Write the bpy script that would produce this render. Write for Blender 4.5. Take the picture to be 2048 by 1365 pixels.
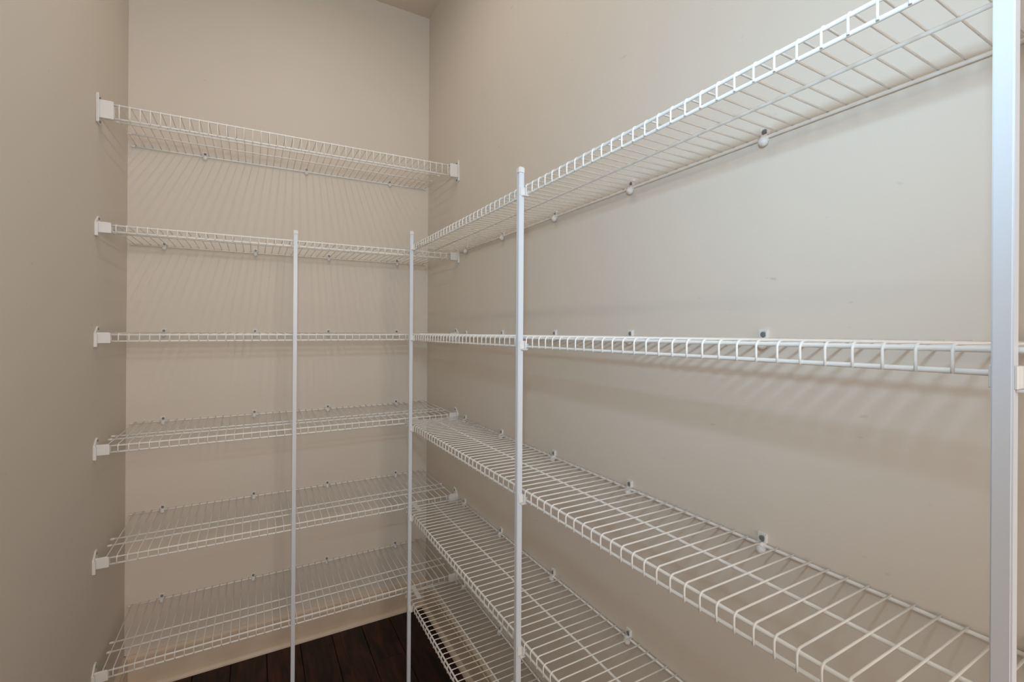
import bpy, bmesh, math, random
from mathutils import Matrix, Vector
random.seed(7)
for o in list(bpy.data.objects): bpy.data.objects.remove(o)
SC = bpy.context.scene
COL = SC.collection

# ------------------------------------------------------------------ camera
EYE = 1.3574
cam = bpy.data.cameras.new('camera'); camo = bpy.data.objects.new('camera', cam); COL.objects.link(camo)
yaw, pitch, roll, F = 0.5052, 0.0008, 0.0066, 920.8
fw = Vector((math.sin(yaw)*math.cos(pitch), math.cos(yaw)*math.cos(pitch), math.sin(pitch)))
rt = Vector((math.cos(yaw), -math.sin(yaw), 0)); up = rt.cross(fw)
c, s = math.cos(roll), math.sin(roll)
r2, u2 = c*rt + s*up, -s*rt + c*up
M = Matrix.Identity(4)
for i in range(3):
    M[i][0], M[i][1], M[i][2] = r2[i], u2[i], -fw[i]
M[0][3], M[1][3], M[2][3] = 0.4145, -2.1878, EYE
camo.matrix_world = M
cam.sensor_width = 36; cam.sensor_fit = 'HORIZONTAL'; cam.lens = F/2048*36
cam.shift_x = 7.24/2048; cam.shift_y = -24.76/2048
cam.clip_start = 0.02
SC.camera = camo

# ------------------------------------------------------------------ light and exposure
SC.view_settings.view_transform = 'Standard'; SC.view_settings.look = 'None'
SC.view_settings.gamma = 1; SC.view_settings.use_curve_mapping = False
SC.view_settings.exposure = 0.06
w = bpy.data.worlds.new('world'); SC.world = w; w.use_nodes = True
w.node_tree.nodes['Background'].inputs[0].default_value = (0.98, 0.96, 0.94, 1)
w.node_tree.nodes['Background'].inputs[1].default_value = 1.8
def lamp(name, kind, loc, energy, color, size=0.1, rot=(0, 0, 0), **k):
    l = bpy.data.lights.new(name, kind); l.energy = energy; l.color = color
    if kind == 'AREA': l.shape = 'DISK'; l.size = size
    else: l.shadow_soft_size = size
    o = bpy.data.objects.new(name, l); o.location = loc; o.rotation_euler = rot; COL.objects.link(o)
    return o
# the photographer's flash just above the lens
fl = lamp('flash_light', 'SPOT', (0.41, -2.17, EYE+0.31), 23.0, (0.53, 0.79, 1.0), 0.035)
aim = Vector((math.sin(0.55)*math.cos(0.30), math.cos(0.55)*math.cos(0.30), math.sin(0.30)))
fl.rotation_euler = aim.to_track_quat('-Z', 'Y').to_euler(); fl.data.spot_size = math.radians(165); fl.data.spot_blend = 1.0
# the pantry's ceiling lamp: a fluorescent batten along the room, above the frame
tl = lamp('ceiling_lamp_light', 'AREA', (0.575, -1.05, 2.82), 3.9, (1.0, 0.91, 0.81))
tl.data.shape = 'RECTANGLE'; tl.data.size = 0.045; tl.data.size_y = 1.0

# added warm fill, unseen beyond the doorway behind the camera, lifting the lower walls
lamp('added_fill_light', 'AREA', (0.74, -4.5, 1.78), 28.0, (1.0, 0.77, 0.63), 1.0, (math.radians(90), 0, 0))

# ------------------------------------------------------------------ dimensions (metres, floor at z = 0)
W = 1.1666; CEIL = 2.891; YF = -3.30; T = 0.1
DB, DB1, DR = 0.3843, 0.3815, 0.2195

# ------------------------------------------------------------------ materials
def mat(name, col, rough=0.5, spec=0.5, bump=None, var=None, coat=0):
    m = bpy.data.materials.new(name); m.use_nodes = True
    nt = m.node_tree; b = nt.nodes['Principled BSDF']
    b.inputs['Base Color'].default_value = (*col, 1); b.inputs['Roughness'].default_value = rough
    b.inputs['Specular IOR Level'].default_value = spec
    if coat: b.inputs['Coat Weight'].default_value = coat
    tc = nt.nodes.new('ShaderNodeTexCoord')
    if bump:
        n = nt.nodes.new('ShaderNodeTexNoise'); n.inputs['Scale'].default_value = bump[0]; n.inputs['Detail'].default_value = 3
        bp = nt.nodes.new('ShaderNodeBump'); bp.inputs['Strength'].default_value = bump[1]; bp.inputs['Distance'].default_value = bump[2]
        nt.links.new(tc.outputs['Object'], n.inputs['Vector']); nt.links.new(n.outputs['Fac'], bp.inputs['Height'])
        nt.links.new(bp.outputs['Normal'], b.inputs['Normal'])
    if var:
        n = nt.nodes.new('ShaderNodeTexNoise'); n.inputs['Scale'].default_value = var[0]; n.inputs['Detail'].default_value = 4
        r = nt.nodes.new('ShaderNodeValToRGB')
        r.color_ramp.elements[0].position = .3; r.color_ramp.elements[1].position = .7
        r.color_ramp.elements[0].color = (*var[1], 1); r.color_ramp.elements[1].color = (*var[2], 1)
        nt.links.new(tc.outputs['Object'], n.inputs['Vector']); nt.links.new(n.outputs['Fac'], r.inputs['Fac'])
        nt.links.new(r.outputs['Color'], b.inputs['Base Color'])
    return m
def wall_mat(name, col):
    """matt beige wall paint with a roller stipple, sparse scuffs and specks"""
    m = mat(name, col, 0.62, 0.3, bump=(260, 0.10, 0.0006))
    nt = m.node_tree; b = nt.nodes['Principled BSDF']; tc = nt.nodes['Texture Coordinate']
    base = nt.nodes.new('ShaderNodeTexNoise'); base.inputs['Scale'].default_value = 2.2; base.inputs['Detail'].default_value = 5
    nt.links.new(tc.outputs['Object'], base.inputs['Vector'])
    mx = nt.nodes.new('ShaderNodeMix'); mx.data_type = 'RGBA'
    mx.inputs[6].default_value = (*[x*0.97 for x in col], 1); mx.inputs[7].default_value = (*[min(1, x*1.03) for x in col], 1)
    nt.links.new(base.outputs['Fac'], mx.inputs[0])
    # scuffs: stretched noise peaks
    mp = nt.nodes.new('ShaderNodeMapping'); mp.inputs['Scale'].default_value = (9, 9, 26)
    sc = nt.nodes.new('ShaderNodeTexNoise'); sc.inputs['Scale'].default_value = 3.0; sc.inputs['Detail'].default_value = 2
    nt.links.new(tc.outputs['Object'], mp.inputs['Vector']); nt.links.new(mp.outputs['Vector'], sc.inputs['Vector'])
    rp = nt.nodes.new('ShaderNodeValToRGB'); rp.color_ramp.elements[0].position = .74; rp.color_ramp.elements[1].position = .80
    rp.color_ramp.elements[0].color = (0, 0, 0, 1); rp.color_ramp.elements[1].color = (.35, .35, .35, 1)
    nt.links.new(sc.outputs['Fac'], rp.inputs['Fac'])
    m2 = nt.nodes.new('ShaderNodeMix'); m2.data_type = 'RGBA'; m2.inputs[7].default_value = (*[x*0.6 for x in col], 1)
    nt.links.new(rp.outputs['Color'], m2.inputs[0]); nt.links.new(mx.outputs[2], m2.inputs[6])
    # tiny specks
    vo = nt.nodes.new('ShaderNodeTexVoronoi'); vo.inputs['Scale'].default_value = 5.0
    nt.links.new(tc.outputs['Object'], vo.inputs['Vector'])
    r3 = nt.nodes.new('ShaderNodeValToRGB'); r3.color_ramp.elements[0].position = .012; r3.color_ramp.elements[1].position = .018
    r3.color_ramp.elements[0].color = (.6, .6, .6, 1); r3.color_ramp.elements[1].color = (0, 0, 0, 1)
    nt.links.new(vo.outputs['Distance'], r3.inputs['Fac'])
    m3 = nt.nodes.new('ShaderNodeMix'); m3.data_type = 'RGBA'; m3.inputs[7].default_value = (*[x*0.35 for x in col], 1)
    nt.links.new(r3.outputs['Color'], m3.inputs[0]); nt.links.new(m2.outputs[2], m3.inputs[6])
    nt.links.new(m3.outputs[2], b.inputs['Base Color'])
    return m
M_WALL = wall_mat('wall_paint', (0.735, 0.668, 0.588))
M_CEIL = mat('ceiling_paint', (0.68, 0.58, 0.48), 0.8, 0.2, bump=(150, 0.2, 0.001))
M_TRIM = mat('trim_paint', (0.70, 0.585, 0.46), 0.35, 0.5, var=(7, (.66, .545, .42), (.74, .625, .50)))
M_WIRE = mat('white_coated_wire', (0.90, 0.885, 0.85), 0.32, 0.5)
M_PLAS = mat('white_plastic', (0.80, 0.785, 0.76), 0.4, 0.5)
M_POST = mat('white_enamel_post', (0.72, 0.76, 0.82), 0.35, 0.5, bump=(90, 0.03, 0.0005))
M_SCREW = mat('screw_steel', (0.20, 0.20, 0.20), 0.35, 0.6)
M_GAP = mat('dark_subfloor', (0.05, 0.02, 0.01), 0.9, 0.1)
def wood_mat():
    m = bpy.data.materials.new('dark_walnut_boards'); m.use_nodes = True; nt = m.node_tree; b = nt.nodes['Principled BSDF']
    tc = nt.nodes.new('ShaderNodeTexCoord'); oi = nt.nodes.new('ShaderNodeObjectInfo')
    ad = nt.nodes.new('ShaderNodeVectorMath'); ad.operation = 'ADD'
    ml = nt.nodes.new('ShaderNodeVectorMath'); ml.operation = 'SCALE'; ml.inputs['Scale'].default_value = 7.0
    cb = nt.nodes.new('ShaderNodeCombineXYZ')
    for k in range(3): nt.links.new(oi.outputs['Random'], cb.inputs[k])
    nt.links.new(cb.outputs[0], ml.inputs[0]); nt.links.new(tc.outputs['Object'], ad.inputs[0]); nt.links.new(ml.outputs[0], ad.inputs[1])
    mp = nt.nodes.new('ShaderNodeMapping'); mp.inputs['Scale'].default_value = (22, 3, 3)
    nt.links.new(ad.outputs[0], mp.inputs['Vector'])
    n = nt.nodes.new('ShaderNodeTexNoise'); n.inputs['Scale'].default_value = 1.6; n.inputs['Detail'].default_value = 7; n.inputs['Distortion'].default_value = .8
    nt.links.new(mp.outputs['Vector'], n.inputs['Vector'])
    r = nt.nodes.new('ShaderNodeValToRGB'); r.color_ramp.elements[0].position = .35; r.color_ramp.elements[1].position = .72
    r.color_ramp.elements[0].color = (.006, .0018, .001, 1); r.color_ramp.elements[1].color = (.060, .017, .007, 1)
    nt.links.new(n.outputs['Fac'], r.inputs['Fac'])
    mx = nt.nodes.new('ShaderNodeMix'); mx.data_type = 'RGBA'; mx.blend_type = 'MULTIPLY'; mx.inputs[0].default_value = 1
    mr = nt.nodes.new('ShaderNodeMapRange'); mr.inputs['To Min'].default_value = .7; mr.inputs['To Max'].default_value = 1.25
    nt.links.new(oi.outputs['Random'], mr.inputs['Value']); nt.links.new(r.outputs['Color'], mx.inputs[6]); nt.links.new(mr.outputs[0], mx.inputs[7])
    nt.links.new(mx.outputs[2], b.inputs['Base Color'])
    b.inputs['Roughness'].default_value = .42; b.inputs['Specular IOR Level'].default_value = .25
    bp = nt.nodes.new('ShaderNodeBump'); bp.inputs['Strength'].default_value = .25; bp.inputs['Distance'].default_value = .001
    nt.links.new(n.outputs['Fac'], bp.inputs['Height']); nt.links.new(bp.outputs['Normal'], b.inputs['Normal'])
    return m
M_WOOD = wood_mat()

# ------------------------------------------------------------------ mesh helpers
def link(name, me, m=None, parent=None):
    o = bpy.data.objects.new(name, me); COL.objects.link(o)
    if m is not None and me is not None and not me.materials: me.materials.append(m)
    if parent: o.parent = parent
    return o
def box(bm, a, b):
    x0, y0, z0 = [min(p, q) for p, q in zip(a, b)]; x1, y1, z1 = [max(p, q) for p, q in zip(a, b)]
    v = [bm.verts.new(p) for p in ((x0, y0, z0), (x1, y0, z0), (x1, y1, z0), (x0, y1, z0), (x0, y0, z1), (x1, y0, z1), (x1, y1, z1), (x0, y1, z1))]
    for f in ((0, 3, 2, 1), (4, 5, 6, 7), (0, 1, 5, 4), (1, 2, 6, 5), (2, 3, 7, 6), (3, 0, 4, 7)): bm.faces.new([v[i] for i in f])
def tube(bm, pts, r, n=8, radii=None):
    pts = [Vector(p) for p in pts]; rings = []
    ref = None
    for i, p in enumerate(pts):
        if i == 0: t = pts[1]-p
        elif i == len(pts)-1: t = p-pts[i-1]
        else: t = (p-pts[i-1]).normalized()+(pts[i+1]-p).normalized()
        t.normalize()
        if ref is None:
            ref = Vector((0, 0, 1)) if abs(t.z) < .8 else Vector((1, 0, 0))
        a = t.cross(ref)
        if a.length < 1e-4: a = t.cross(Vector((1, 0, 0)))
        a.normalize(); b = t.cross(a).normalized(); ref = a.cross(t)
        rr = radii[i] if radii else r
        rings.append([bm.verts.new(p+a*rr*math.cos(2*math.pi*k/n)+b*rr*math.sin(2*math.pi*k/n)) for k in range(n)])
    for A, B in zip(rings, rings[1:]):
        for k in range(n):
            f = bm.faces.new((A[k], A[(k+1) % n], B[(k+1) % n], B[k])); f.smooth = True
    bm.faces.new(rings[0][::-1]); bm.faces.new(rings[-1])
def prism(bm, prof, axis, a, b):
    """extrude a 2-D profile; axis 'x': profile is (y, z); axis 'y': profile is (x, z); axis 'z': profile (x, y)"""
    def P(p, t): return {'x': (t, p[0], p[1]), 'y': (p[0], t, p[1]), 'z': (p[0], p[1], t)}[axis]
    A = [bm.verts.new(P(p, a)) for p in prof]; B = [bm.verts.new(P(p, b)) for p in prof]; n = len(prof)
    for k in range(n): bm.faces.new((A[k], A[(k+1) % n], B[(k+1) % n], B[k]))
    bm.faces.new(A[::-1]); bm.faces.new(B)
def done(name, bm, m, parent=None, bevel=0, seg=2):
    bmesh.ops.recalc_face_normals(bm, faces=bm.faces)
    if bevel:
        bmesh.ops.bevel(bm, geom=[e for e in bm.edges if e.calc_face_angle(0) > .6], offset=bevel, segments=seg, affect='EDGES', clamp_overlap=True)
    me = bpy.data.meshes.new(name); bm.to_mesh(me); bm.free()
    return link(name, me, m, parent)
def struct(o): o['kind'] = 'structure'; return o
def empty(name, loc, rot, label, cat, group=None):
    o = bpy.data.objects.new(name, None); COL.objects.link(o); o.location = loc; o.rotation_euler = rot
    o.empty_display_size = .05; o['label'] = label; o['category'] = cat
    if group: o['group'] = group
    return o

# ------------------------------------------------------------------ room shell
def slab(name, a, b, m):
    bm = bmesh.new(); box(bm, a, b); return struct(done(name, bm, m))
slab('wall_back', (-T, 0, 0), (W+T, T, CEIL), M_WALL)
slab('wall_left', (-T, YF, 0), (0, 0, CEIL), M_WALL)
slab('wall_right', (W, YF, 0), (W+T, 0, CEIL), M_WALL)
slab('ceiling', (-T, YF-T, CEIL), (W+T, T, CEIL+T), M_CEIL)
floor = slab('floor', (-T, YF-T, -0.06), (W+T, T, -0.0145), M_GAP)
# wall behind the camera with the open doorway the picture was taken through
bm = bmesh.new()
box(bm, (-T, YF-T, 0), (0.08, YF, CEIL)); box(bm, (0.93, YF-T, 0), (W+T, YF, CEIL)); box(bm, (0.08, YF-T, 2.06), (0.93, YF, CEIL))
struct(done('wall_front', bm, M_WALL))
bm = bmesh.new()
box(bm, (0.02, YF, 0.0), (0.09, YF+.015, 2.12)); box(bm, (0.92, YF, 0.0), (0.99, YF+.015, 2.12)); box(bm, (0.09, YF, 2.05), (0.92, YF+.015, 2.12))
struct(done('trim_1', bm, M_TRIM, bevel=.003))

# floor boards, run towards the back wall
seam0 = 0.3421; bw = 0.1274
k = -3; x = seam0-3*bw
while x < W:
    x0, x1 = max(x, -0.0)+.0006, min(x+bw, W)-.0006
    if x1-x0 > .01:
        ys = [0.0]
        y = -random.uniform(.25, .95)
        while y > YF: ys.append(y); y -= random.uniform(.6, 1.1)
        ys.append(YF)
        for ya, yb in zip(ys, ys[1:]):
            bm = bmesh.new(); box(bm, (x0, yb+.0006, -.0145), (x1, ya-.0006, 0))
            top = [e for e in bm.edges if all(v.co.z > -.001 for v in e.verts)]
            bmesh.ops.bevel(bm, geom=top, offset=.0022, segments=1, affect='EDGES')
            done('plank', bm, M_WOOD, floor)
    x += bw

# baseboards: flat board with a moulded cap, and quarter-round shoe
BH = 0.128
prof = [(0, 0), (.0135, 0), (.0135, BH-.030), (.0105, BH-.026), (.0120, BH-.018), (.0115, BH-.010), (.0075, BH-.004), (.0045, BH), (0, BH)]
shoe = [(.0135, 0)] + [(.0135+.0165*math.cos(a), .0185*math.sin(a)) for a in [i*math.pi/2/6 for i in range(7)]]
def runs(name, shoe_name, side):
    for nm, pr in ((name, prof), (shoe_name, shoe)):
        bm = bmesh.new()
        if side == 'back': prism(bm, [(-d, z) for d, z in pr], 'x', 0, W)
        elif side == 'left': prism(bm, [(d, z) for d, z in pr], 'y', YF, 0)
        elif side == 'right': prism(bm, [(W-d, z) for d, z in pr], 'y', YF, 0)
        struct(done(nm, bm, M_TRIM))
runs('baseboard_back', 'trim_2', 'back'); runs('baseboard_left', 'trim_3', 'left'); runs('baseboard_right', 'trim_4', 'right')

# ------------------------------------------------------------------ wire shelves
RR, RW = .0027, .00148            # rod and cross-wire radius
def wire_mesh(depth, lip):
    """one cross wire: lies on the rods, rounds the front rod and is welded to the lower front rod.
    local frame: u = 0 at the wall, u = depth at the front rod, along +X; z up"""
    zt = RR+RW*.8; f = depth+RR+RW*.6; r = .0075
    pts = [(.0015, 0, zt), (depth*.5, 0, zt), (f-r, 0, zt)]
    for a in (22.5, 45, 67.5): pts.append((f-r+r*math.sin(math.radians(a)), 0, zt-r+r*math.cos(math.radians(a))))
    pts += [(f, 0, zt-r), (f, 0, -lip*.6), (f, 0, -lip-RR*.8)]
    bm = bmesh.new(); tube(bm, pts, RW, 6); bmesh.ops.recalc_face_normals(bm, faces=bm.faces)
    me = bpy.data.meshes.new('cross_wire'); bm.to_mesh(me); bm.free(); me.materials.append(M_WIRE); return me
WM_B = wire_mesh(DB, .0193); WM_B1 = wire_mesh(DB1, .0413); WM_R = wire_mesh(DR, .0193)
def rod(parent, a, b, caps=(False, False)):
    bm = bmesh.new(); a = Vector(a); b = Vector(b); n = 6
    tube(bm, [a.lerp(b, i/n) for i in range(n+1)], RR, 10)
    o = done('rod', bm, M_WIRE, parent)
    d = (b-a).normalized()
    for flag, p, s in ((caps[0], a, 1), (caps[1], b, -1)):
        if flag:
            bm = bmesh.new(); q = p-d*s*.002
            tube(bm, [q, q+d*s*.0012, q+d*s*.003, q+d*s*.011, q+d*s*.012], 0, 10, radii=[.0016, .0032, .0038, .0038, .0030])
            done('rod_cap', bm, M_PLAS, o)
    return o
# wall clip (frame: wall plane is u = 0, out of the wall +u, along t, up z), built for the back wall: out = -Y
def clip_meshes(ph=.0190, sh=.0105):
    bm = bmesh.new()
    box(bm, (-.0075, -.0035, .004), (.0075, 0, ph))                        # screw plate
    box(bm, (.0055, -.0065, .004), (.0075, -.0035, ph-.002))                    # side rib
    tube(bm, [(-.0065, -.0062, -.001), (.0065, -.0062, -.001)], .0062, 12)      # hook around the rear rod
    tube(bm, [(0, -.0078, -.0065+.0078*math.sin(a)) for a in [math.radians(80-16*i) for i in range(11)]], 0, 14, radii=[.0078*math.cos(math.radians(80-16*i)) for i in range(11)])   # rounded plug under the rod
    bmesh.ops.recalc_face_normals(bm, faces=bm.faces)
    a = bpy.data.meshes.new('wall_clip'); bm.to_mesh(a); bm.free(); a.materials.append(M_PLAS)
    bm = bmesh.new(); tube(bm, [(0, -.0034, sh), (0, -.0052, sh), (0, -.0058, sh)], 0, 14, radii=[.0046, .0046, .0032])
    box(bm, (-.0028, -.0062, sh-.0005), (.0028, -.0056, sh+.0005)); box(bm, (-.0005, -.0062, sh-.0028), (.0005, -.0056, sh+.0028))
    bmesh.ops.recalc_face_normals(bm, faces=bm.faces)
    b = bpy.data.meshes.new('screw'); bm.to_mesh(b); bm.free(); b.materials.append(M_SCREW)
    return a, b
CLIP, SCREW = clip_meshes()
def clip(parent, loc, rz):
    o = link('wall_clip', CLIP, None, parent); o.location = loc; o.rotation_euler = (0, 0, rz)
    link('screw', SCREW, None, o)
def end_bracket(parent, side, depth, lip, tall):
    """plastic bracket that carries the shelf's front end; side 0 = left wall, 1 = right wall"""
    X = (lambda x: x) if side == 0 else (lambda x: W-x)
    bm = bmesh.new(); y = -depth
    up_, dn = (.017, .016) if tall else (.020, .011)
    top, bot = .006, -lip-.0055
    # flange on the wall with a forward rim
    if tall:
        box(bm, (X(0), y-.016, bot-dn), (X(.0035), y+.020, top+up_))
        box(bm, (X(.0035), y-.0185, bot-dn), (X(.0075), y-.013, top+up_))
    else:
        prism(bm, [(y-.0185, bot-dn), (y+.004, bot-dn), (y+.020, bot), (y+.020, top+up_), (y+.008, top+up_), (y-.0165, top+.001), (y-.0185, top-.004)], 'x', X(0), X(.0045))
        box(bm, (X(.0035), y-.0185, bot-dn), (X(.0080), y-.014, top-.002))
    # hollow arm: front plate, top (or slotted) plate, bottom lip, back plate
    L = .0365 if not tall else .0395
    box(bm, (X(.0035), y-.0080, bot), (X(L), y-.0055, top))
    box(bm, (X(.0035), y-.0055, bot), (X(L), y+.0060, bot+.0020))
    box(bm, (X(.0035), y+.0042, bot), (X(L), y+.0060, top-.006))
    box(bm, (X(.0035), y-.0075, top-.001), (X(L-.003), y-.0030, top+.0015))
    o = done('end_bracket', bm, M_PLAS, parent, bevel=.0007, seg=1)
    for z in ((top+up_-.008), (bot-dn+.007)) if tall else ((top+up_-.008),):
        bm = bmesh.new(); tube(bm, [(X(.0035), y+.007, z), (X(.0065), y+.007, z)], .0038, 12); done('screw', bm, M_SCREW, o)
def back_shelf(zk, slope, depth, lip, mids, wme, x_first, clips, label, tall=False):
    th = empty('wire_shelf', (0, 0, EYE+zk-slope/2), (0, -math.atan(slope/W), 0), label, 'shelf', 'wire shelves across the back wall')
    rod(th, (.012, -.0054, 0), (W-.017, -.0054, 0), (True, True))
    for i, d in enumerate(mids):
        x0 = .007+.004*i
        if tall: x0 = .026 if i == 0 else .014
        rod(th, (x0, -d, 0), (W-.008-.006*i if not tall else W-.03, -d, 0), (True, True))
    rod(th, (.005, -depth, 0), (W-.005, -depth, 0))
    rod(th, (.005, -depth, -lip), (W-.005, -depth, -lip))
    x = x_first
    while x > .02+.0254: x -= .0254
    while x < W-.012:
        o = link('cross_wire', wme, None, th); o.location = (x, 0, 0); o.rotation_euler = (0, 0, -math.pi/2); x += .0254
    for cx in clips: clip(th, (cx, 0, 0), 0)
    end_bracket(th, 0, depth, lip, tall); end_bracket(th, 1, depth, lip, tall)
    return th
CL = [.1129, .4191, .7056, 1.0115]
back_shelf(.6785, .0109, DB1, .0413, (.1415, .235), WM_B1, .0515, [.2417, .6117, .9742],
           'topmost white wire shelf on the back wall, with a taller lip, above the post tops', True)
back_shelf(.3092, .0063, DB, .0193, (.2307, .2844), WM_B, .0466, CL, 'white wire shelf on the back wall, second from the top, level with the post tops')
back_shelf(-.0257, 0, DB, .0193, (.2307, .2844), WM_B, .0541, CL, 'white wire shelf on the back wall at eye level, third from the top, seen edge-on')
back_shelf(-.3609, .0033, DB, .0193, (.2307, .2844), WM_B, .0551, CL, 'white wire shelf on the back wall just below eye level, fourth from the top')
back_shelf(-.7005, .0025, DB, .0193, (.2307, .2844), WM_B, .0542, CL, 'white wire shelf on the back wall, second from the bottom')
back_shelf(-1.0391, .0086, DB, .0193, (.2307, .2844), WM_B, .0474, CL, 'lowest white wire shelf on the back wall, just above the baseboard')

YE = -2.46                       # near end of the right-hand shelves
def side_shelf(zk, slope, phase, label):
    th = empty('wire_shelf', (0, -1, EYE+zk), (math.atan(slope), 0, 0), label, 'shelf', 'long wire shelves along the right wall')
    ys, ye = -.404+1, YE+1
    rod(th, (W-.0054, ys-.006, 0), (W-.0054, ye, 0), (True, False))
    rod(th, (W-.1141, ys, 0), (W-.1141, ye, 0), (True, False))
    rod(th, (W-DR, ys, 0), (W-DR, ye, 0), (True, False))
    rod(th, (W-DR, ys, -.0193), (W-DR, ye, -.0193), (True, False))
    n = -35
    while True:
        y = -1.314+1-(n+phase)*.0254
        if y < ye+.004: break
        o = link('cross_wire', WM_R, None, th); o.location = (W, y, 0); o.rotation_euler = (0, 0, math.pi); n += 1
    for cy in (-.479, -.7899, -1.1055, -1.4067, -1.7189, -2.03, -2.34): clip(th, (W, cy+1, 0), -math.pi/2)
    # corner connector that hooks this shelf onto the back shelf
    bm = bmesh.new()
    prism(bm, [(.9660, -.3905+1), (.9880, -.3920+1), (.9870, -.408+1), (.9670, -.408+1)], 'z', .0042, .0072)
    for ya, yb in ((-.408, -.432), (-.4345, -.457), (-.4595, -.482)): box(bm, (.9690, ya+1, .0042), (.9860, yb+1, .0070))
    box(bm, (.9750, -.3905+1, .0030), (.9800, -.480+1, .0050))
    done('corner_connector', bm, M_PLAS, th, bevel=.0005, seg=1)
    return th
side_shelf(.3196, -.0049, -.22, 'highest long white wire shelf on the right wall, seen from below')
side_shelf(-.0222, -.0075, 0, 'long white wire shelf on the right wall at eye level, seen edge-on')
side_shelf(-.3637, -.0072, -.05, 'long white wire shelf on the right wall, third from the top, just below eye level')
side_shelf(-.7024, -.0080, 0, 'long white wire shelf on the right wall, second from the bottom')
side_shelf(-1.0428, .0047, 0, 'lowest long white wire shelf on the right wall, near the floor')

# ------------------------------------------------------------------ support posts
PW = .0127
def post(x, y, top, label, heights, along):
    th = empty('shelf_post', (x, y, 0), (0, 0, 0), label, 'post')
    h = PW/2
    bm = bmesh.new(); box(bm, (-h, -h, .010), (h, h, top-.012)); done('pole', bm, M_POST, th, bevel=.0012)
    bm = bmesh.new(); box(bm, (-h-.0010, -h-.0010, top-.015), (h+.0010, h+.0010, top)); done('post_cap', bm, M_PLAS, th, bevel=.0022)
    bm = bmesh.new(); box(bm, (-h-.0015, -h-.0015, 0), (h+.0015, h+.0015, .014)); done('post_foot', bm, M_PLAS, th, bevel=.002)
    for z in heights:
        # clip that locks the lip rods to the post; built along +Y then turned for the side posts
        bm = bmesh.new()
        def P(a, b):
            # a, b in frame: t along shelf, d towards the shelf, z
            if along == 'x': box(bm, (a[0], a[1], a[2]), (b[0], b[1], b[2]))
            else: box(bm, (a[1], -a[0], a[2]), (b[1], -b[0], b[2]))
        zb = z-.0193
        P((-h+.0005, h-.0005, zb-.003), (h+(.010 if along == 'y' else -.0005), h+.0016, z-.004))          # plate behind the post
        if along == 'x':
            done('post_clip', bm, M_PLAS, th, bevel=.0006, seg=1); continue
        P((h, -.004, zb-.003), (h+.0022, h+.001, z-.004))                    # cheek beside the post
        P((-h-.0018, -.004, zb-.003), (-h, h+.001, z-.004))
        P((h, -.001, zb-.0052), (h+.0105, h+.0058, zb-.0032))                 # thumb tab
        P((h+.002, h+.0005, zb-.0032), (h+.0065, h+.0095, zb+.0055))         # hook over the lower rod
        P((h+.002, h+.0060, zb+.0030), (h+.0065, h+.0100, zb+.0085))
        done('post_clip', bm, M_PLAS, th, bevel=.0006, seg=1)
    return th
BZ = [EYE+z for z in (.3092, -.0257, -.3609, -.7005, -1.0391)]
RZ = [EYE+z for z in (.3196, -.0222, -.3637, -.7024, -1.0428)]
xr = W-DR-.0125
post(.5421, -DB-.0125, EYE+.344, 'thin white square post in front of the middle of the back-wall shelves', BZ, 'x')
post(xr, -.4848, EYE+.3676, 'thin white square post at the inner corner where the two runs of shelves meet', RZ, 'y')
post(xr, -1.2988, EYE+.3616, 'white square post with a rounded cap halfway along the right-hand shelves', RZ, 'y')
post(xr, -2.0590, EYE+.362, 'nearest, widest-looking white post at the right edge of the photo', RZ, 'y')
